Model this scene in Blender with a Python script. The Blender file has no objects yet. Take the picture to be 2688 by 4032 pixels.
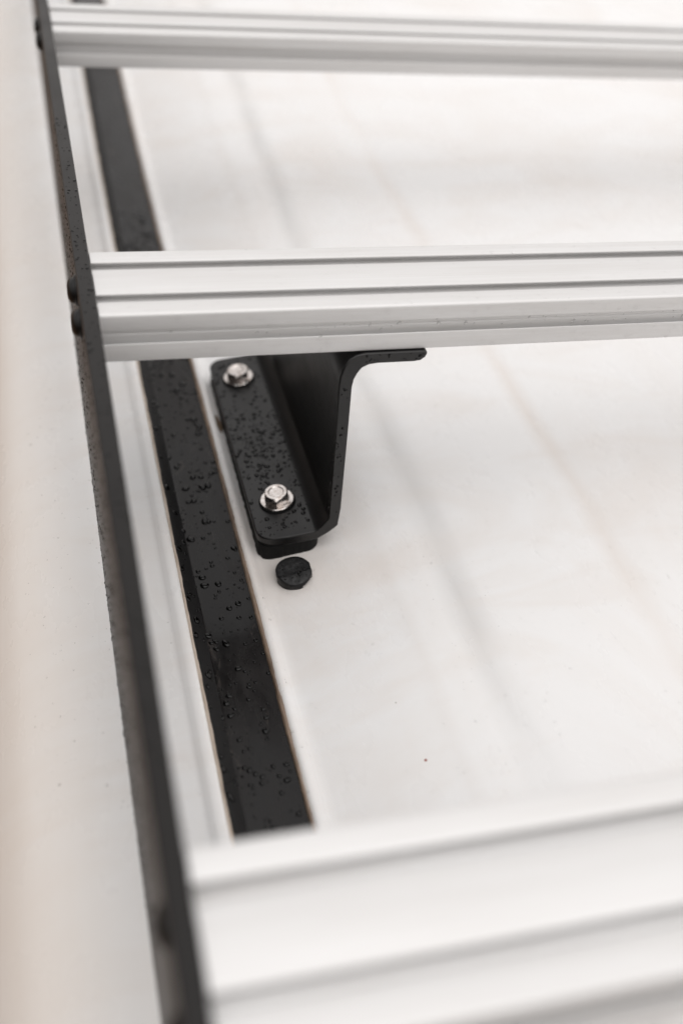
import bpy, bmesh, math, random
from mathutils import Vector, Matrix, noise

S = 0.001                                   # everything below is written in millimetres
C = bpy.context.scene.collection
SC = bpy.context.scene

# ------------------------------------------------------------------ camera
cam_d = bpy.data.cameras.new("camera")
cam = bpy.data.objects.new("camera", cam_d)
C.objects.link(cam)
cam_r = Vector((0.96426757, -0.24221605, 0.10732865))
cam_u = Vector((0.0794849, 0.65095511, 0.75494344))
cam_f = Vector((0.25272555, 0.71943647, -0.64694742))
m = Matrix.Identity(4)
for i in range(3):
    m[i][0] = cam_r[i]; m[i][1] = cam_u[i]; m[i][2] = -cam_f[i]
CAM = Vector((-37.01, -589.728, 356.27))
m.translation = CAM * S
cam.matrix_world = m
cam_d.sensor_fit = 'VERTICAL'
cam_d.sensor_height = 36.0
cam_d.sensor_width = 24.0
cam_d.lens = 38.93
cam_d.clip_start = 0.01
cam_d.clip_end = 100
cam_d.dof.use_dof = True
cam_d.dof.focus_distance = 0.770
cam_d.dof.aperture_fstop = 2.8
SC.camera = cam

# ------------------------------------------------------------------ overcast sky
w = bpy.data.worlds.new("World"); SC.world = w; w.use_nodes = True
nt = w.node_tree; N = nt.nodes; L = nt.links; N.clear()
out = N.new("ShaderNodeOutputWorld"); bg = N.new("ShaderNodeBackground")
sky = N.new("ShaderNodeTexSky"); sky.sky_type = 'NISHITA'; sky.sun_disc = False
sky.sun_elevation = math.radians(74); sky.sun_rotation = math.radians(165)
sky.dust_density = 4.0; sky.ozone_density = 1.0; sky.air_density = 1.0
hs = N.new("ShaderNodeHueSaturation"); hs.inputs['Saturation'].default_value = 0.06
tc = N.new("ShaderNodeTexCoord"); sp = N.new("ShaderNodeSeparateXYZ")
rp = N.new("ShaderNodeValToRGB")            # cloud cover: dull brown land below the horizon, brighter towards the zenith
e = rp.color_ramp.elements
e[0].position = 0.47; e[0].color = (0.25, 0.150, 0.095, 1)
e[1].position = 0.53; e[1].color = (0.92, 0.875, 0.835, 1)
x = rp.color_ramp.elements.new(0.70); x.color = (0.98, 0.965, 0.96, 1)
x = rp.color_ramp.elements.new(1.0); x.color = (1.10, 1.09, 1.09, 1)
mr = N.new("ShaderNodeMapRange"); mr.inputs[1].default_value = -1; mr.inputs[2].default_value = 1
mx = N.new("ShaderNodeMix"); mx.data_type = 'RGBA'; mx.blend_type = 'MIX'
mx.inputs[0].default_value = 0.72
mx.inputs[7].default_value = (6.6, 6.48, 6.38, 1)       # cloud deck
ml = N.new("ShaderNodeMix"); ml.data_type = 'RGBA'; ml.blend_type = 'MULTIPLY'; ml.inputs[0].default_value = 1
L.new(tc.outputs['Generated'], sp.inputs[0]); L.new(sp.outputs['Z'], mr.inputs[0]); L.new(mr.outputs[0], rp.inputs[0])
L.new(sky.outputs[0], hs.inputs['Color']); L.new(hs.outputs[0], mx.inputs[6])
L.new(mx.outputs[2], ml.inputs[6]); L.new(rp.outputs[0], ml.inputs[7])
dt = N.new("ShaderNodeVectorMath"); dt.operation = 'DOT_PRODUCT'; dt.inputs[1].default_value = (-0.40, -0.90, -0.10)
m3 = N.new("ShaderNodeMapRange"); m3.interpolation_type = 'SMOOTHSTEP'          # darker surroundings behind the photographer
for i_, v_ in ((1, 0.35), (2, 1.0), (3, 1.0), (4, 0.52)): m3.inputs[i_].default_value = v_
m4 = N.new("ShaderNodeVectorMath"); m4.operation = 'SCALE'
L.new(tc.outputs['Generated'], dt.inputs[0]); L.new(dt.outputs['Value'], m3.inputs[0])
L.new(ml.outputs[2], m4.inputs[0]); L.new(m3.outputs[0], m4.inputs['Scale'])
L.new(m4.outputs[0], bg.inputs['Color']); L.new(bg.outputs[0], out.inputs['Surface'])
bg.inputs['Strength'].default_value = 0.15

sun_d = bpy.data.lights.new("sun", 'SUN'); sun_d.energy = 0.55; sun_d.angle = math.radians(100)
sun_d.color = (1.0, 0.97, 0.94)
sun = bpy.data.objects.new("sun", sun_d); C.objects.link(sun)
SE, SA = math.radians(74), math.radians(165)
sd = Vector((math.sin(SA) * math.cos(SE), math.cos(SA) * math.cos(SE), math.sin(SE)))
sun.rotation_euler = sd.to_track_quat('Z', 'Y').to_euler()

SC.view_settings.view_transform = 'Standard'
SC.view_settings.look = 'None'
SC.view_settings.gamma = 1
SC.view_settings.use_curve_mapping = False
SC.view_settings.exposure = 0.11
SC.cycles.use_denoising = True
SC.cycles.max_bounces = 14
SC.cycles.diffuse_bounces = 12
SC.cycles.glossy_bounces = 8
SC.cycles.sample_clamp_indirect = 0
SC.cycles.transmission_bounces = 8

# ------------------------------------------------------------------ materials
class Mat:
    def __init__(s, name, base, rough, metal=0.0, coat=0.0, spec=0.5):
        s.m = bpy.data.materials.new(name); s.m.use_nodes = True
        s.t = s.m.node_tree; s.N = s.t.nodes; s.L = s.t.links
        s.b = s.N['Principled BSDF']
        s.b.inputs['Base Color'].default_value = (*base, 1)
        s.b.inputs['Roughness'].default_value = rough
        s.b.inputs['Metallic'].default_value = metal
        s.b.inputs['Coat Weight'].default_value = coat
        s.b.inputs['Specular IOR Level'].default_value = spec
        s.tc = s.N.new("ShaderNodeTexCoord")
    def vec(s, scale):
        mp = s.N.new("ShaderNodeMapping"); mp.inputs['Scale'].default_value = scale
        s.L.new(s.tc.outputs['Object'], mp.inputs[0]); return mp.outputs[0]
    def noise(s, scale, detail=4, rough=0.6, dist=0.0):
        n = s.N.new("ShaderNodeTexNoise"); n.inputs['Scale'].default_value = 1
        n.inputs['Detail'].default_value = detail; n.inputs['Roughness'].default_value = rough
        n.inputs['Distortion'].default_value = dist
        s.L.new(s.vec(scale), n.inputs['Vector']); return n.outputs['Fac']
    def ramp(s, fac, stops):
        r = s.N.new("ShaderNodeValToRGB"); el = r.color_ramp.elements
        el[0].position, el[0].color = stops[0][0], (*stops[0][1], 1)
        el[1].position, el[1].color = stops[-1][0], (*stops[-1][1], 1)
        for p_, c_ in stops[1:-1]:
            k = el.new(p_); k.color = (*c_, 1)
        s.L.new(fac, r.inputs[0]); return r.outputs[0]
    def rng(s, fac, a, b, c, d):
        r = s.N.new("ShaderNodeMapRange")
        for i, v in zip((1, 2, 3, 4), (a, b, c, d)): r.inputs[i].default_value = v
        s.L.new(fac, r.inputs[0]); return r.outputs[0]
    def mix(s, fac, a, b, mode='MIX'):
        x = s.N.new("ShaderNodeMix"); x.data_type = 'RGBA'; x.blend_type = mode
        for i, v in ((0, fac), (6, a), (7, b)):
            if isinstance(v, (int, float)): x.inputs[i].default_value = v
            elif isinstance(v, tuple): x.inputs[i].default_value = (*v, 1)
            else: s.L.new(v, x.inputs[i])
        return x.outputs[2]
    def math(s, op, a, b=0.0):
        x = s.N.new("ShaderNodeMath"); x.operation = op
        for i, v in ((0, a), (1, b)):
            if isinstance(v, (int, float)): x.inputs[i].default_value = v
            else: s.L.new(v, x.inputs[i])
        return x.outputs[0]
    def bump(s, h, strength, dist, prev=None):
        b = s.N.new("ShaderNodeBump"); b.inputs['Strength'].default_value = strength
        b.inputs['Distance'].default_value = dist
        s.L.new(h, b.inputs['Height'])
        if prev is not None: s.L.new(prev, b.inputs['Normal'])
        return b.outputs[0]
    def set(s, name, sock): s.L.new(sock, s.b.inputs[name])

# white vehicle paint, wet and a little dirty, some reflections painted into its colour
MW = Mat("white_roof_paint", (0.80, 0.79, 0.78), 0.22, coat=0.05, spec=0.35)
sx = MW.N.new("ShaderNodeSeparateXYZ"); MW.L.new(MW.tc.outputs['Object'], sx.inputs[0])
wob = MW.rng(MW.noise((9, 4, 1), 3), 0, 1, -0.012, 0.012)
xx = MW.math('ADD', sx.outputs['X'], wob)
def streak(x0, wd):
    d = MW.math('ABSOLUTE', MW.math('SUBTRACT', xx, x0))
    return MW.rng(d, 0, wd, 1, 0)
brk = MW.rng(MW.noise((14, 4.5, 1), 3), 0.35, 0.7, 0.1, 1)
st1 = MW.math('MULTIPLY', streak(0.240, 0.016), brk)
st2 = MW.math('MULTIPLY', streak(0.373, 0.014), brk)
st3 = MW.math('MULTIPLY', streak(0.196, 0.010), MW.rng(MW.noise((20, 5, 1), 3), 0.4, 0.7, 0, 1))
col = MW.ramp(MW.noise((5, 2.2, 3), 6, 0.62, 0.6), [(0.30, (0.79, 0.765, 0.745)), (0.52, (0.825, 0.822, 0.82)), (1.0, (0.845, 0.845, 0.85))])
col = MW.mix(MW.math('MULTIPLY', st1, 0.52), col, (0.50, 0.49, 0.48))
col = MW.mix(MW.math('MULTIPLY', st2, 0.42), col, (0.66, 0.57, 0.50))
col = MW.mix(MW.math('MULTIPLY', st3, 0.20), col, (0.62, 0.55, 0.50))
refl_bands = MW.rng(MW.noise((3.4, 9, 1), 5, 0.55, 2.2), 0.45, 0.64, 0, 0.30)  # elongated warm bands in the colour, standing in for wet cross reflections
col = MW.mix(refl_bands, col, (0.735, 0.68, 0.635))
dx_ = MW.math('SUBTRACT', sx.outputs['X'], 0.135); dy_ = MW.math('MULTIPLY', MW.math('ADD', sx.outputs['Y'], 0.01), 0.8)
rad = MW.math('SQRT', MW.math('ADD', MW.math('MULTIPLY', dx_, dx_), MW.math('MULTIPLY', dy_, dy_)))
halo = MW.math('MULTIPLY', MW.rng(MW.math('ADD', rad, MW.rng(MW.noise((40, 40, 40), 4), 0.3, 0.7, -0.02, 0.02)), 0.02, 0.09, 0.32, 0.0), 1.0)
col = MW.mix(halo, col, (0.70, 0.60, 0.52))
side = MW.math('MULTIPLY', MW.rng(MW.math('ADD', sx.outputs['X'], MW.rng(MW.noise((30, 3, 1), 3), 0, 1, -0.02, 0.02)), 0.010, -0.075, 0, 0.75), MW.rng(MW.noise((8, 2, 1), 3), 0.3, 0.6, 0.7, 1))  # beige reflection of the ground painted in, growing towards the outer edge
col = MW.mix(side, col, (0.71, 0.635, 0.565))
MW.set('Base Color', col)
MW.set('Roughness', MW.rng(MW.noise((22, 9, 5), 5), 0.3, 0.7, 0.20, 0.38))
h1 = MW.noise((160, 60, 60), 3)
nb = MW.bump(h1, 0.10, 0.0006)
MW.set('Normal', nb)
WHITE = MW.m

MF = Mat("white_flange_paint", (0.72, 0.70, 0.68), 0.28, coat=0.2)
MF.set('Base Color', MF.ramp(MF.noise((60, 9, 20), 5), [(0.3, (0.66, 0.63, 0.60)), (0.6, (0.76, 0.75, 0.74)), (1, (0.80, 0.79, 0.78))]))
FLANGE = MF.m

# satin anodised aluminium
MA = Mat("anodised_aluminium", (0.80, 0.80, 0.80), 0.42, metal=0.42)
br = MA.noise((2.5, 900, 900), 3)
MA.set('Roughness', MA.rng(MA.noise((6, 60, 60), 4), 0.3, 0.7, 0.44, 0.56))
MA.set('Base Color', MA.ramp(MA.math('ADD', MA.math('MULTIPLY', MA.noise((8, 90, 90), 5), 0.6), MA.math('MULTIPLY', MA.noise((0.8, 700, 700), 3), 0.4)), [(0.25, (0.66, 0.648, 0.637)), (0.6, (0.735, 0.732, 0.73)), (1, (0.785, 0.784, 0.783))]))
MA.set('Normal', MA.bump(br, 0.10, 0.00012))
ALU = MA.m

# black textured powder coat
def powder(name, base, r0, r1, spec=0.5, bs=0.25):
    M = Mat(name, base, 0.5, spec=spec)
    f = M.noise((1600, 1600, 1600), 2)
    M.set('Normal', M.bump(f, bs, 0.00012))
    M.set('Roughness', M.rng(M.noise((35, 18, 35), 5), 0.3, 0.7, r0, r1))
    M.set('Base Color', M.ramp(M.noise((25, 14, 25), 5), [(0.3, tuple(c * 0.8 for c in base)), (0.7, tuple(c * 1.2 for c in base))]))
    return M.m
POWDER = powder("black_powder_coat", (0.0025, 0.0023, 0.0025), 0.33, 0.45, 0.58)
RAILM = powder("black_rail_coat", (0.0040, 0.0028, 0.0023), 0.36, 0.46, 0.34)

MR = Mat("black_channel_rubber", (0.02, 0.019, 0.019), 0.3, spec=0.30)
wetn = MR.noise((30, 9, 30), 6, 0.62, 0.8)
MR.set('Roughness', MR.rng(wetn, 0.35, 0.66, 0.14, 0.42))
dirt = MR.rng(MR.noise((70, 22, 50), 7, 0.7, 0.5), 0.60, 0.74, 0, 0.55)
MR.set('Base Color', MR.mix(dirt, MR.ramp(wetn, [(0.3, (0.003, 0.0028, 0.003)), (0.7, (0.012, 0.0100, 0.0098))]), (0.10, 0.085, 0.075)))
MR.set('Normal', MR.bump(MR.noise((120, 60, 120), 4), 0.15, 0.0005))
STRIP = MR.m

MP = Mat("black_foam_rubber", (0.006, 0.006, 0.006), 0.75, spec=0.25)
MP.set('Normal', MP.bump(MP.noise((900, 900, 900), 3), 0.6, 0.0004))
FOAM = MP.m
LIPM = Mat("dull_black_rubber", (0.0055, 0.0052, 0.0055), 0.62, spec=0.3).m
MG = Mat("black_moulded_rubber", (0.005, 0.005, 0.0055), 0.3, spec=0.3)
MG.set('Roughness', MG.rng(MG.noise((300, 300, 300), 4), 0.35, 0.65, 0.18, 0.6))
MG.set('Normal', MG.bump(MG.noise((500, 500, 500), 3), 0.25, 0.0004))
PLUG = MG.m

MS = Mat("stainless_steel", (0.72, 0.66, 0.62), 0.24, metal=1.0)
MS.set('Roughness', MS.rng(MS.noise((400, 400, 400), 4), 0.3, 0.7, 0.16, 0.32))
MS.set('Base Color', MS.ramp(MS.noise((300, 300, 300), 5), [(0.33, (0.55, 0.48, 0.44)), (0.6, (0.84, 0.80, 0.775))]))
STEEL = MS.m
MB_ = Mat("black_bolt", (0.004, 0.004, 0.004), 0.35, spec=0.35)
BLACKBOLT = MB_.m

def sealm(name, a, b):
    M = Mat(name, a, 0.5)
    M.set('Base Color', M.ramp(M.noise((260, 40, 260), 7, 0.7), [(0.3, a), (0.7, b)]))
    M.set('Normal', M.bump(M.noise((400, 90, 400), 4), 0.5, 0.0006))
    return M.m
SEAL_L = sealm("beige_sealant", (0.36, 0.29, 0.23), (0.62, 0.54, 0.47))
SEAL_R = sealm("brown_sealant", (0.10, 0.065, 0.042), (0.30, 0.22, 0.165))
SPECK = Mat("red_speck", (0.28, 0.05, 0.03), 0.6).m
GRIME = sealm("brown_grime", (0.11, 0.075, 0.05), (0.22, 0.16, 0.11))

MWa = Mat("rain_water", (1, 1, 1), 0.02)
MWa.b.inputs['Transmission Weight'].default_value = 1.0
MWa.b.inputs['IOR'].default_value = 1.33
WATER = MWa.m
_o = MWa.N['Material Output']
_tr = MWa.N.new("ShaderNodeBsdfTransparent"); _gl = MWa.N.new("ShaderNodeBsdfGlossy"); _gl.inputs['Roughness'].default_value = 0.05
_lw = MWa.N.new("ShaderNodeLayerWeight"); _lw.inputs['Blend'].default_value = 0.5
_pw = MWa.math('MULTIPLY', MWa.math('POWER', _lw.outputs['Facing'], 4.0), 0.55)
_pw = MWa.math('ADD', _pw, 0.03)
_m1 = MWa.N.new("ShaderNodeMixShader")
MWa.L.new(_pw, _m1.inputs[0]); MWa.L.new(_tr.outputs[0], _m1.inputs[1]); MWa.L.new(_gl.outputs[0], _m1.inputs[2])
_m2 = MWa.N.new("ShaderNodeMixShader"); _m2.inputs[0].default_value = 0.30
MWa.L.new(_m1.outputs[0], _m2.inputs[1]); MWa.L.new(MWa.b.outputs[0], _m2.inputs[2]); MWa.L.new(_m2.outputs[0], _o.inputs['Surface'])
MWb = Mat("rain_water_on_black", (0.0008, 0.0008, 0.0008), 0.04, spec=0.30)
WATERB = MWb.m

# ------------------------------------------------------------------ helpers
def link(name, bm, mat, parent=None, smooth=False, angle=None):
    me = bpy.data.meshes.new(name)
    bmesh.ops.recalc_face_normals(bm, faces=bm.faces)
    bm.to_mesh(me); bm.free()
    me.materials.append(mat)
    if smooth:
        for p_ in me.polygons: p_.use_smooth = True
        if angle is not None:
            me.set_sharp_from_angle(angle=math.radians(angle))
    o = bpy.data.objects.new(name, me); C.objects.link(o)
    if parent is not None: o.parent = parent
    return o
def empty(name, loc=(0, 0, 0)):
    o = bpy.data.objects.new(name, None); C.objects.link(o)
    o.location = Vector(loc) * S; o.empty_display_size = 0.02
    return o
def tag(o, label, cat=None, group=None, kind=None):
    o['label'] = label
    if cat: o['category'] = cat
    if group: o['group'] = group
    if kind: o['kind'] = kind
    return o
def V(*a): return Vector(a) * S
def bevel(o, wd, seg=2, ang=30):
    b = o.modifiers.new("bevel", 'BEVEL'); b.width = wd * S; b.segments = seg
    b.limit_method = 'ANGLE'; b.angle_limit = math.radians(ang); b.harden_normals = False
    return o

def extrude_profile(pts, axis, a, b, n=1):
    """closed polygon pts (2D) swept along 'x' (pts are y,z) or 'y' (pts are x,z)"""
    bm = bmesh.new(); rings = []
    for k in range(n + 1):
        t = a + (b - a) * k / n
        rings.append([bm.verts.new(V(t, p_[0], p_[1]) if axis == 'x' else V(p_[0], t, p_[1])) for p_ in pts])
    q = len(pts)
    for k in range(n):
        for i in range(q):
            j = (i + 1) % q
            bm.faces.new((rings[k][i], rings[k][j], rings[k + 1][j], rings[k + 1][i]))
    bm.faces.new(rings[0]); bm.faces.new(rings[-1])
    return bm

# ------------------------------------------------------------------ the vehicle roof
def crown(y):                                # the roof's rise along the vehicle
    t = max(0.0, y - 380)
    return t * t * 0.000085 if t < 700 else 41.6 + (t - 700) * 0.02
def smooth(a, b, x):
    t = min(1, max(0, (x - a) / (b - a))); return t * t * (3 - 2 * t)
def lerp(tab, x):
    if x <= tab[0][0]: return tab[0][1]
    for (x0, z0), (x1, z1) in zip(tab, tab[1:]):
        if x <= x1: return z0 + (z1 - z0) * (x - x0) / (x1 - x0)
    return tab[-1][1]
RT = [(99, -211.8), (100.2, -210.4), (102.5, -209.8), (105.5, -211), (108.5, -213.2), (113, -213.7), (120, -212.7), (135, -210.0), (150, -207.2), (175, -202.3), (200, -198),
      (260, -192.2), (320, -188.8), (400, -186.0), (600, -181.5), (900, -178), (1700, -176)]
def roof_z(x, y):
    z = lerp(RT, x) + crown(y)
    for x0, wd, dp in ((240, 20, 0.9), (373, 20, 0.5), (700, 40, 0.5)):
        d = (x - x0) / wd
        z -= dp * math.exp(-d * d * 2) * smooth(-420, -200, y)
    if x > 130:
        z += 0.5 * noise.noise(Vector((x * 0.006, y * 0.004, 3.0))) * smooth(130, 200, x)
    return z
LT = [(-165, -700), (-150, -560), (-135, -440), (-122, -358), (-110, -305), (-98, -268), (-88, -246), (-78, -231.5), (-68, -221), (-58, -213.3), (-48, -208), (-38, -204.4), (-28, -202), (-18, -200.4), (-8, -199.6), (0, -199.2), (20, -198.9), (30, -199.0), (35, -198.8),
      (37.5, -198.0), (40.5, -197.2), (43.5, -197.4), (46.2, -198.6), (46.8, -200.5)]
def left_z(x, y):
    # smooth interpolation of the table
    k = 3.0 if x > 25 else 12.0
    if x > 34: return lerp(LT, x) + crown(y)
    return (lerp(LT, x - k) + 2 * lerp(LT, x) + lerp(LT, x + min(k, 2))) / 4 + crown(y)

def sheet(xs, ys, fz, thick=0):
    bm = bmesh.new(); g = [[bm.verts.new(V(x, y, fz(x, y))) for x in xs] for y in ys]
    for j in range(len(ys) - 1):
        for i in range(len(xs) - 1):
            bm.faces.new((g[j][i], g[j][i + 1], g[j + 1][i + 1], g[j + 1][i]))
    return bm
def frange(a, b, s):
    n = max(1, int(round((b - a) / s))); return [a + (b - a) * i / n for i in range(n + 1)]
YS = frange(-900, 2600, 20)
van = empty("vehicle_roof", (0, 0, -200))
tag(van, "wet white painted vehicle roof with a black channel strip under the rack", "vehicle roof")
vp = lambda o: (setattr(o, 'parent', van), setattr(o, 'matrix_parent_inverse', Matrix.Translation(V(0, 0, 200))))
xs = [99, 99.5, 100.2, 101.2, 102.5, 104, 105.5, 107, 108.5, 110.5, 113, 116] + frange(120, 460, 5)[0:] + frange(480, 1700, 20)
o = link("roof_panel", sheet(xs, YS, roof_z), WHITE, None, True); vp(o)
xs = [-165, -158, -150, -145, -140, -130, -120, -112, -105, -98, -92, -86, -80, -74, -68, -62, -56, -50, -44, -38, -32, -26, -20, -14, -8, 0, 10, 20, 26, 30, 33, 35, 36.2, 37.5, 39, 40.5, 42, 43.5, 45, 46.2, 46.8]
o = link("roof_edge_panel", sheet(xs, YS, left_z), FLANGE if False else WHITE, None, True); vp(o)
# black strip lying in the channel: a slope on the rail side, then a shallow flat floor
CH = [(47.6, -203.2), (49.5, -204.0), (53, -207), (57, -210.4), (60, -211.6), (68, -211.3), (80, -211.1), (90, -211.6), (97, -212.0)]
def ch_z(x, y):
    return lerp(CH, x) + crown(y) + 0.25 * noise.noise(Vector((x * 0.08, y * 0.02, 1)))
xs = [47.6, 48.5, 49.5, 51, 53, 55, 57, 58.5, 60, 62, 65, 68, 72, 76, 80, 84, 88, 90, 92, 94.5, 97]
o = link("channel_strip", sheet(xs, frange(-900, 2600, 10), ch_z), STRIP, None, True); vp(o)
tag(o, "black rubber strip lying in the roof channel")
def lip_z(x, y): return ch_z(x, y) + 1.3 * math.sin(math.pi * min(1, max(0, (x - 47.6) / 11.4)))**0.6
o = link("rubber_lip", sheet([47.6, 48.2, 49, 50.5, 52, 54, 56, 57.5, 58.4, 58.8, 59], frange(-900, 2600, 20), lip_z), LIPM, None, True); vp(o)
o['label'] = "duller black rubber lip along the rail side of the channel strip"
def bead(name, x0, x1, z0, h, mat, label, amp):
    bm = bmesh.new(); ys = frange(-900, 2600, 2.5); rings = []
    for y in ys:
        n1 = noise.noise(Vector((y * 0.05, x0, 0))) * amp; n2 = noise.noise(Vector((y * 0.25, x0, 7))) * amp * 0.6
        r = []
        for k in range(7):
            a = math.pi * k / 6
            cx = (x0 + x1) / 2 + n1 * 0.4; hw = (x1 - x0) / 2 * (1 + 0.55 * (n1 + n2) / max(amp, .01) * 0.7)
            r.append(bm.verts.new(V(cx - math.cos(a) * hw, y, z0 + crown(y) + math.sin(a) * (h + n2 * 0.5))))
        rings.append(r)
    for a_, b_ in zip(rings, rings[1:]):
        for i in range(6): bm.faces.new((a_[i], a_[i + 1], b_[i + 1], b_[i]))
    o = link(name, bm, mat, None, True); vp(o); o['label'] = label
bead("sealant_bead", 46.2, 49.2, -202.4, 2.6, SEAL_L, "beige sealant bead beside the rail side of the strip", 0.5)
bead("sealant_bead", 96.4, 99.6, -212.2, 2.1, SEAL_R, "brown dirty sealant bead beside the bracket side of the strip", 0.6)

# ------------------------------------------------------------------ the roof rack
rack = empty("roof_rack", (0, 0, -190))
tag(rack, "silver slotted crossbars bolted to a black side rail above the white roof", "roof rack")
rp_ = lambda o: (setattr(o, 'parent', rack), setattr(o, 'matrix_parent_inverse', Matrix.Translation(V(0, 0, 190))))
H = 33.9
def slot(p0, d, n, wdt, depth=5.0, under=4.6, lip=1.1, r=0.5):
    """groove starting at p0 running along unit d, cut inwards along n"""
    P = lambda a, b: (p0[0] + d[0] * a + n[0] * b, p0[1] + d[1] * a + n[1] * b)
    return [P(-r * 1.3, 0), P(-r * .4, r * .35), P(0, r), P(0, lip), P(-under, lip + .3), P(-under, depth), P(wdt / 2 - .8, depth), P(wdt / 2, depth + .7), P(wdt / 2 + .8, depth),
            P(wdt + under, depth), P(wdt + under, lip + .3), P(wdt, lip), P(wdt, r), P(wdt + r * .4, r * .35), P(wdt + r * 1.3, 0)]
def arc(cx, cz, r, a0, a1, n=5):
    return [(cx + r * math.cos(math.radians(a0 + (a1 - a0) * i / n)), cz + r * math.sin(math.radians(a0 + (a1 - a0) * i / n))) for i in range(n + 1)]
R = 2.2
pts = []
pts += arc(R, -R, R, 180, 90)                                  # top front edge
pts += slot((15.1, 0), (1, 0), (0, -1), 9.4)
pts += slot((55.3, 0), (1, 0), (0, -1), 9.4)
pts += arc(80 - R, -R, R, 90, 0)
pts += slot((80, -12.0), (0, -1), (-1, 0), 9.6, depth=4.2, under=3.0, lip=1.0)
pts += arc(80 - 1.2, -H + 1.2, 1.2, 0, -90, 3)
pts += slot((64.4, -H), (-1, 0), (0, 1), 8.4)
pts += slot((24.0, -H), (-1, 0), (0, 1), 8.4)
pts += arc(1.2, -H + 1.2, 1.2, -90, -180, 3)
pts += slot((0, -21.2), (0, 1), (1, 0), 9.8, depth=4.2, under=3.0, lip=1.0)
bar_o = None
for k, (y, lab) in enumerate(((0, "middle silver crossbar, above the black foot bracket"), (507.3, "far silver crossbar across the top of the photo"), (-446.8, "near blurred silver crossbar across the bottom of the photo"))):
    if bar_o is None:
        bar_o = link("crossbar", extrude_profile(pts, 'x', 0.3, 1500, 1), ALU, None, True, 28); o = bar_o
    else:
        o = bar_o.copy(); C.objects.link(o)
    o.location = V(0, y, 0); vloc = o.location.copy(); rp_(o); o['label'] = lab; o['group'] = "silver crossbars of the rack"

# side rail: a plate leaning a little, standing just above the roof
RB = [(-900, -184), (-380, -186), (-250, -193), (-100, -193), (0, -186), (120, -181), (300, -178), (520, -176), (800, -156), (1100, -138), (2600, -60)]
bm = bmesh.new(); rings = []
for y in frange(-900, 2300, 12):
    zb = lerp(RB, y); zt = 2.0
    def xo(z): return -10.2 + (zt - z) * 0.026
    pr = []
    zz = [zt - 0.8] + [zt - (zt - zb) * k / 8 for k in range(1, 9)]
    for z in zz: pr.append((xo(z), z))
    pr.append((xo(zb) + 1.0, zb - 0.8)); pr.append((xo(zb) + 7, zb - 0.8))
    for z in reversed(zz): pr.append((xo(z) + 10.0, z))
    pr.append((xo(zt) + 9.3, zt)); pr.append((xo(zt) + 0.8, zt))
    rings.append([bm.verts.new(V(a, y, b)) for a, b in pr])
for a_, b_ in zip(rings, rings[1:]):
    q = len(a_)
    for i in range(q): bm.faces.new((a_[i], a_[(i + 1) % q], b_[(i + 1) % q], b_[i]))
bm.faces.new(rings[0]); bm.faces.new(rings[-1])
rail = link("side_rail", bm, RAILM, None, True, 30); rp_(rail); rail['label'] = "long black side plate the crossbars butt against"

def lathe(prof, n=28):
    """prof: (r, z) pairs, closed on the axis"""
    bm = bmesh.new(); rings = []
    for r, z in prof:
        if r < 1e-6: rings.append([bm.verts.new(V(0, 0, z))])
        else: rings.append([bm.verts.new(V(r * math.cos(2 * math.pi * i / n), r * math.sin(2 * math.pi * i / n), z)) for i in range(n)])
    for a_, b_ in zip(rings, rings[1:]):
        for i in range(n):
            j = (i + 1) % n
            if len(a_) == 1: bm.faces.new((a_[0], b_[i], b_[j]))
            elif len(b_) == 1: bm.faces.new((a_[i], a_[j], b_[0]))
            else: bm.faces.new((a_[i], a_[j], b_[j], b_[i]))
    return bm
def child(o, parent):
    o.parent = parent; o.matrix_parent_inverse = Matrix.Identity(4)
proto = None
for by in (0, 507.3, -446.8):
    for dy in (60, 20):
        if proto is None:
            proto = link("button_bolt", lathe([(0, -1), (10.4, -1), (10.4, 0.2), (10.2, 1.2), (8.8, 1.4), (8.6, 2.8), (7.2, 4.3), (5.4, 5.4), (3.4, 5.8), (3.2, 4.2), (0, 4.2)]), BLACKBOLT, None, True, 40)
            o = proto
        else:
            o = proto.copy(); C.objects.link(o)
        o.location = V(-9.6 if by > -100 else -7.4, by + dy, -17)
        o.rotation_euler = (0, math.radians(-90), 0)
        child(o, rail)

# ------------------------------------------------------------------ foot bracket (Z-shaped bent plate)
T = 8.0
br_root = None
# cross-section in x,z (seen from the camera side); foot leans with the roof
def foot_top(x): return -193.0 + (x - 118) * 0.175
xa = 108.6
A = [(xa, foot_top(xa))]
SEC_IN = [(xa, foot_top(xa)), (130, foot_top(130)), (149, foot_top(149)), (151, foot_top(151) + .4), (155.5, -182.0), (159.0, -177.0), (159.8, -174.8), (159.6, -168), (156.8, -100), (154.6, -58), (154.8, -51),
          (156.4, -44.5), (159.5, -39.0), (164.5, -35.6), (171, -34.3), (190, -34.2), (205, -34.2), (209, -34.2), (212, -34.3), (213.4, -34.6)]
SEC_OUT = [(xa + 1.4, foot_top(xa) - T), (131.4, foot_top(130) - T), (151, foot_top(150) - T), (154, foot_top(153) - T + .6), (161, -189.6), (166.0, -185.2), (167.4, -183.4), (168.2, -168), (165.7, -100), (164.0, -60), (164.6, -54),
           (166.4, -49), (169.5, -45.4), (174, -43), (180, -42.2), (193, -42.2), (205, -42.2), (209.5, -41.6), (212.4, -39.4), (213.6, -36.4)]
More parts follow.
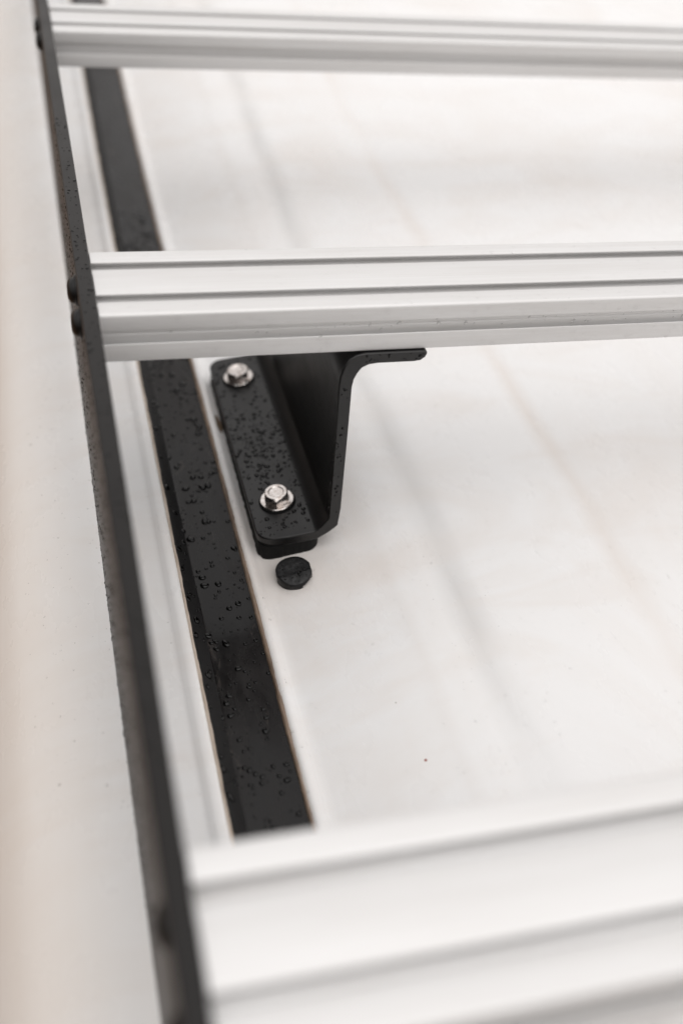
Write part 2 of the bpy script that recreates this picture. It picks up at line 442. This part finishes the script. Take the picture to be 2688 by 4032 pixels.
# near and far ends (y) of the plate along the section
def near_y(i): 
    return {0: -1, 1: -4, 2: -4.5, 3: -4.5, 4: -4.2, 5: -4, 6: -4}.get(i, -3.5 if i < 12 else -2.5)
def far_y(i, z):
    if i <= 4: return 238
    if i >= 12: return 74
    return 238 - (z + 185) / 140 * 160
bm = bmesh.new()
rows = []
nY = 14
for i, (a_, b_) in enumerate(zip(SEC_IN, SEC_OUT)):
    ny, fy = near_y(i), min(238, far_y(i, a_[1]))
    rows.append(([bm.verts.new(V(a_[0], ny + (fy - ny) * k / nY, a_[1])) for k in range(nY + 1)],
                 [bm.verts.new(V(b_[0], ny + (fy - ny) * k / nY, b_[1])) for k in range(nY + 1)]))
# round the plan corners of the foot (left near / left far)
def shift(v, dx): v.co.x += dx * S
for k in range(len(rows) - 1):
    (i0, o0), (i1, o1) = rows[k], rows[k + 1]
    for j in range(nY):
        bm.faces.new((i0[j], i1[j], i1[j + 1], i0[j + 1])); bm.faces.new((o0[j], o0[j + 1], o1[j + 1], o1[j]))
    bm.faces.new((i0[0], o0[0], o1[0], i1[0])); bm.faces.new((i0[nY], i1[nY], o1[nY], o0[nY]))
for (i0, o0) in (rows[0], rows[-1]):
    for j in range(nY): bm.faces.new((i0[j], i0[j + 1], o0[j + 1], o0[j]))
bmesh.ops.recalc_face_normals(bm, faces=bm.faces)
# plan-corner rounding: bevel the two short vertical edges at the foot's free side and at the top flange's free side
vs = []
for (i0, o0) in (rows[0], rows[-1]):
    for j in (0, nY): vs.append((i0[j], o0[j]))
ed = []
for a_, b_ in vs:
    for e_ in a_.link_edges:
        if e_.other_vert(a_) is b_: ed.append(e_)
foot_e = [ed[0], ed[1]]; top_e = [ed[2], ed[3]]
bmesh.ops.bevel(bm, geom=foot_e, offset=11 * S, segments=5, affect='EDGES', profile=0.5)
plate = link("mounting_bracket", bm, POWDER, None, True, 35)
bevel(plate, 0.9, 2, 40)
# the flange's free lower corner is rolled: small bevel handles it
rp_(plate); plate['label'] = "black bent steel foot bracket standing on the roof"

# rubber pad under the foot
def pad_z(x, top): return (foot_top(x) - T - (0.05 if top else 0)) if top else (roof_z(x, 0) - 0.6)
bm = bmesh.new()
def rr(x0, x1, y0, y1, r, n=6):
    o_ = []
    for cx, cy, a0 in ((x1 - r, y1 - r, 0), (x0 + r, y1 - r, 90), (x0 + r, y0 + r, 180), (x1 - r, y0 + r, 270)):
        for k in range(n + 1):
            a = math.radians(a0 + 90 * k / n); o_.append((cx + r * math.cos(a), cy + r * math.sin(a)))
    return o_
def dense(loop, step=2.0):
    o_ = []
    for (x0, y0), (x1, y1) in zip(loop, loop[1:] + loop[:1]):
        d = math.hypot(x1 - x0, y1 - y0); n = max(1, int(d / step))
        for k in range(n): o_.append((x0 + (x1 - x0) * k / n, y0 + (y1 - y0) * k / n))
    return o_
lp = dense(rr(110.2, 156.0, -3.5, 239, 10))
top = []; bot = []
for k, (x, y) in enumerate(lp):
    top.append(bm.verts.new(V(x, y, foot_top(x) - T - 0.1 + 0.3)))
    n_ = noise.noise(Vector((x * .35, y * .35, 2))) * 0.7
    bot.append(bm.verts.new(V(x + n_, y + n_ * .8, roof_z(x, y) - 0.4)))
q = len(lp)
for i in range(q): bm.faces.new((top[i], top[(i + 1) % q], bot[(i + 1) % q], bot[i]))
bm.faces.new(top); bm.faces.new(bot)
pad = link("rubber_pad", bm, FOAM, None, False); child(pad, plate); pad['label'] = "thin black rubber pad under the foot"

# washers and hex bolts
tilt = math.atan(0.175)
def hexbolt(n=6):
    """M10 head: hexagon with a turned chamfer and a dished top"""
    bm = bmesh.new(); k = 48; AF = 8.8
    def hexr(a):
        a = (a % (math.pi / 3)) - math.pi / 6
        return AF / math.cos(a)
    lv = []
    ang = [2 * math.pi * i / k for i in range(k)]
    Rch = AF * 0.985
    lv.append([(hexr(a), 0) for a in ang])
    lv.append([(hexr(a), 6.8 - (hexr(a) - Rch) * 0.95) for a in ang])
    lv.append([(min(hexr(a), Rch) * 0.96, 7.2) for a in ang])
    lv.append([(6.9, 7.45)] * k); lv.append([(6.0, 7.25)] * k); lv.append([(5.4, 6.75)] * k); lv.append([(2.5, 6.45)] * k)
    rg = [[bm.verts.new(V(r * math.cos(a), r * math.sin(a), z)) for (r, z), a in zip(l_, ang)] for l_ in lv]
    for a_, b_ in zip(rg, rg[1:]):
        for i in range(k): bm.faces.new((a_[i], a_[(i + 1) % k], b_[(i + 1) % k], b_[i]))
    bm.faces.new(rg[0]); bm.faces.new(rg[-1])
    return bm
wz = 2.2
for i, (bx, by, rz) in enumerate(((130.4, 36.8, 19.0), (130.2, 203.0, 16.0))):
    z = foot_top(bx)
    if i == 0:
        w0 = link("washer", lathe([(0, 0.9), (12.7, 0.9), (12.9, 1.2), (12.9, 2.3), (12.4, 2.75), (11.6, 2.75), (10.6, 2.45), (9.6, 2.7), (0, 3.0)], 48), STEEL, None, True, 35)
        g0 = link("sealing_washer", lathe([(0, 0), (13.7, 0), (14.1, 0.5), (13.6, 1.0), (0, 1.0)], 40), FOAM, None, True)
        h0 = link("hex_bolt", hexbolt(), STEEL, None, True, 25)
        tr = (w0, g0, h0)
    else:
        tr = tuple(x_.copy() for x_ in (w0, g0, h0))
        for x_ in tr: C.objects.link(x_)
    nrm = Vector((-math.sin(tilt), 0, math.cos(tilt)))
    for x_, up in zip(tr, (0.05, -0.05, 2.9)):
        q_ = Matrix.Rotation(-tilt, 4, 'Y') @ Matrix.Rotation(math.radians(rz), 4, 'Z')
        x_.rotation_euler = q_.to_euler()
        x_.location = V(bx, by, z) + nrm * up * S
        child(x_, plate)

# ------------------------------------------------------------------ loose rubber plug
bm = bmesh.new(); random.seed(4)
k = 64; lvl = [(0.97, -0.6), (0.985, 1.0), (1.0, 3.4), (1.0, 7.6), (0.985, 8.2), (0.95, 8.4), (0.8, 8.5), (0.6, 8.55), (0.4, 8.6), (0.2, 8.6)]
rg = []
for f_, z in lvl:
    r_ = []
    for i in range(k):
        a = 2 * math.pi * i / k
        r = 13.4 * f_
        x_, y_ = r * math.cos(a), r * math.sin(a)
        if z > 2: x_ = min(x_, 12.9 * f_)
        x_ = max(x_, -13.1 * f_)
        nz = noise.noise(Vector((math.cos(a) * 2.5, math.sin(a) * 2.5, (z if z < 4 else 4) * .4))) * 0.35 * f_
        if z < 3 and -70 < math.degrees(a) - 360 < -20: x_ -= 1.2; y_ += 1.0     # worn, undercut corner
        zt = z
        if z > 4:                                     # near side cut away at a slant
            zt = z - max(0, (-y_ - 4.2 + 0.12 * x_)) * 0.38
        r_.append(bm.verts.new(V(x_ + nz, y_ + nz, zt)))
    rg.append(r_)
for a_, b_ in zip(rg, rg[1:]):
    for i in range(k): bm.faces.new((a_[i], a_[(i + 1) % k], b_[(i + 1) % k], b_[i]))
bm.faces.new(rg[0]); bm.faces.new(rg[-1])
plug = link("rubber_plug", bm, PLUG, None, True, 50)
PX, PY = 131.6, -26.5
plug.location = V(PX, PY, roof_z(PX, PY) + 0.1); plug.rotation_euler = (0, -0.16, 0)
tag(plug, "round black rubber plug sitting on the white roof in front of the bracket", "plug")

# ------------------------------------------------------------------ specks and grime on the roof
def blob(name, x, y, r, h, mat, seed, label, zf=roof_z, sy=1):
    bm = bmesh.new(); n = 14; c = bm.verts.new(V(x, y, zf(x, y) + h)); rim = []
    for i in range(n):
        a = 2 * math.pi * i / n; rr_ = r * (1 + 0.35 * noise.noise(Vector((math.cos(a) * 1.5, math.sin(a) * 1.5, seed))))
        px, py = x + rr_ * math.cos(a), y + rr_ * sy * math.sin(a); rim.append(bm.verts.new(V(px, py, zf(px, py) - 0.05)))
    for i in range(n): bm.faces.new((c, rim[i], rim[(i + 1) % n]))
    o = link(name, bm, mat, None, True); vp(o); o['label'] = label
blob("dirt_speck", 176, -206, 1.1, 0.35, SPECK, 1, "tiny red speck on the open roof")
blob("dirt_speck", 170.5, -158, 0.5, 0.25, GRIME, 2, "tiny grey speck on the open roof")
blob("grime_patch", 107.5, 168, 3.0, 1.5, GRIME, 5, "brown grime against the far side of the bracket foot", sy=4.2)

# ------------------------------------------------------------------ rain drops
def drops(name, n, sampler, rmin, rmax, hk, seed, label, pw=2.2, mat=None, flat=1.0):
    random.seed(seed); bm = bmesh.new(); cnt = 0; placed = []
    tries = 0
    while cnt < n and tries < n * 12:
        tries += 1
        s_ = sampler()
        if s_ is None: continue
        P, nn, tt, dens = s_
        if random.random() > dens: continue
        r = rmin + (rmax - rmin) * random.random() ** pw
        if any((P - p_).length < (r + r2) * 0.95 for p_, r2 in placed[-400:]): continue
        placed.append((P, r)); cnt += 1
        b_ = nn.cross(tt).normalized()
        sd_ = random.random() * 100; el = 1 + random.random() * 0.5 * (r / rmax); ro = random.random() * 3.14
        m_ = 10 if r < 1.3 else 14
        rings = []
        for lev, (f_, hh) in enumerate(((1.0, -0.06), (0.97, 0.35), (0.80, 0.72), (0.45, 0.95))):
            rg_ = []
            for i in range(m_):
                a = 2 * math.pi * i / m_
                k_ = 1 + 0.35 * noise.noise(Vector((math.cos(a + ro), math.sin(a + ro), sd_)))
                u_, v_ = math.cos(a) * r * f_ * k_ * el, math.sin(a) * r * f_ * k_
                ca, sa = math.cos(ro), math.sin(ro)
                rg_.append(bm.verts.new((P + tt * (u_ * ca - v_ * sa) + b_ * (u_ * sa + v_ * ca) + nn * hh * r * hk) * S))
            rings.append(rg_)
        tp = bm.verts.new((P + nn * r * hk) * S)
        for a_, c_ in zip(rings, rings[1:]):
            for i in range(m_): bm.faces.new((a_[i], a_[(i + 1) % m_], c_[(i + 1) % m_], c_[i]))
        for i in range(m_): bm.faces.new((rings[-1][i], rings[-1][(i + 1) % m_], tp))
        bm.faces.new(rings[0])
    o = link(name, bm, mat or WATER, None, True)
    tag(o, label, "raindrops", None, "stuff"); return o
def s_foot():
    x = random.uniform(110.5, 152); y = random.uniform(1, 232)
    for bx, by in ((129.6, 35.5), (130.2, 203)):
        if math.hypot(x - bx, y - by) < 14.5: return None
    d = 0.30 + 0.7 * math.exp(-((y - 105) / 42) ** 2) * smooth(108, 122, x)
    return Vector((x, y, foot_top(x))), Vector((-math.sin(tilt), 0, math.cos(tilt))), Vector((0, 1, 0)), d
drops("raindrops", 420, s_foot, 0.45, 1.9, 0.55, 1, "raindrops beaded on the black foot of the bracket", mat=WATERB)
def s_strip():
    x = random.uniform(50, 95.5); y = random.uniform(-290, 560)
    e_ = 0.5; n_ = Vector((-(ch_z(x + e_, y) - ch_z(x - e_, y)) / (2 * e_), 0, 1)).normalized()
    d = (0.85 if y > -60 else 0.8) * (1 if x > 58 else 0.6)
    return Vector((x, y, lip_z(x, y) if x < 59 else ch_z(x, y))), n_, Vector((0, 1, 0)), d
drops("raindrops", 800, s_strip, 0.45, 2.8, 0.5, 2, "raindrops and small puddles on the black channel strip", mat=WATERB)
def s_roof():
    x = 100 + 420 * random.random() ** 1.3; y = random.uniform(-230, 380)
    if 104 < x < 156 and -18 < y < 242: return None
    if math.hypot(x - PX, y - PY) < 15: return None
    e_ = 1; n_ = Vector((-(roof_z(x + e_, y) - roof_z(x - e_, y)) / 2, 0, 1)).normalized()
    return Vector((x, y, roof_z(x, y))), n_, Vector((0, 1, 0)), 1
drops("raindrops", 1700, s_roof, 0.3, 1.1, 0.25, 3, "fine raindrops sprinkled over the open white roof")
def s_edge():
    x = random.uniform(-60, 36); y = random.uniform(-210, 200)
    e_ = 1; n_ = Vector((-(left_z(x + e_, y) - left_z(x - e_, y)) / 2, 0, 1)).normalized()
    return Vector((x, y, left_z(x, y))), n_, Vector((0, 1, 0)), 1
drops("raindrops", 300, s_edge, 0.3, 0.9, 0.2, 4, "fine raindrops on the white roof edge beside the rail")
def s_bar():
    x = random.uniform(5, 460); c_ = random.random()
    if c_ < 0.42: return Vector((x, 0, random.uniform(-10.5, -2.5))), Vector((0, -1, 0)), Vector((1, 0, 0)), 1
    if c_ < 0.85: return Vector((x, 0, random.uniform(-32.5, -22.2))), Vector((0, -1, 0)), Vector((1, 0, 0)), 1
    return Vector((x, 3.6, random.uniform(-20.6, -12.2))), Vector((0, -1, 0)), Vector((1, 0, 0)), 1
drops("raindrops", 300, s_bar, 0.35, 1.5, 0.4, 5, "raindrops clinging to the front face of the middle crossbar")
def s_bartop():
    x = random.uniform(5, 460); y = random.choice((random.uniform(2, 15), random.uniform(25, 55), random.uniform(65, 78)))
    return Vector((x, y, 0)), Vector((0, 0, 1)), Vector((1, 0, 0)), 1
drops("raindrops", 260, s_bartop, 0.35, 1.0, 0.25, 6, "fine raindrops on the top face of the middle crossbar")
def s_web():
    if random.random() < 0.6:
        z = random.uniform(-172, -55); t = random.random()
        return Vector((158.4 - (z + 172) * -0.034 * -1 + t * 7, -3.7, z)), Vector((0, -1, 0)), Vector((1, 0, 0)), 1
    return Vector((random.uniform(168, 211), -2.7, random.uniform(-41, -35.5))), Vector((0, -1, 0)), Vector((1, 0, 0)), 1
drops("raindrops", 46, s_web, 0.4, 1.1, 0.55, 7, "raindrops on the cut near edge of the bracket", mat=WATERB)
def s_rail():
    y = random.uniform(-330, 300)
    if random.random() < 0.10: return Vector((random.uniform(-9.2, -1), y, 2.0)), Vector((0, 0, 1)), Vector((0, 1, 0)), 1
    zb = lerp(RB, y); t = 1 - random.random() ** 1.6 * 1.0
    z = zb + (0 - zb) * random.random() ** 1.2
    return Vector((-10.2 + (2 - z) * 0.026, y, z)), Vector((-1, 0, 0.026)).normalized(), Vector((0, 1, 0)), 1
drops("raindrops", 1700, s_rail, 0.35, 1.05, 0.55, 8, "raindrops covering the outer face of the black side rail", mat=WATERB)
def s_plug():
    a = random.uniform(0, 6.283); r = 11.5 * random.random() ** .5
    x, y = r * math.cos(a), r * math.sin(a)
    z = 8.4 - max(0, (-y - 4.2 + 0.12 * x)) * 0.38
    v = Matrix.Rotation(-0.16, 3, 'Y') @ Vector((x, y, z))
    return v + Vector((PX, PY, roof_z(PX, PY) + 0.1)), Vector((-0.16, 0, 1)).normalized(), Vector((0, 1, 0)), 1
drops("raindrops", 26, s_plug, 0.4, 1.5, 0.55, 9, "raindrops on the round black rubber plug", mat=WATERB)
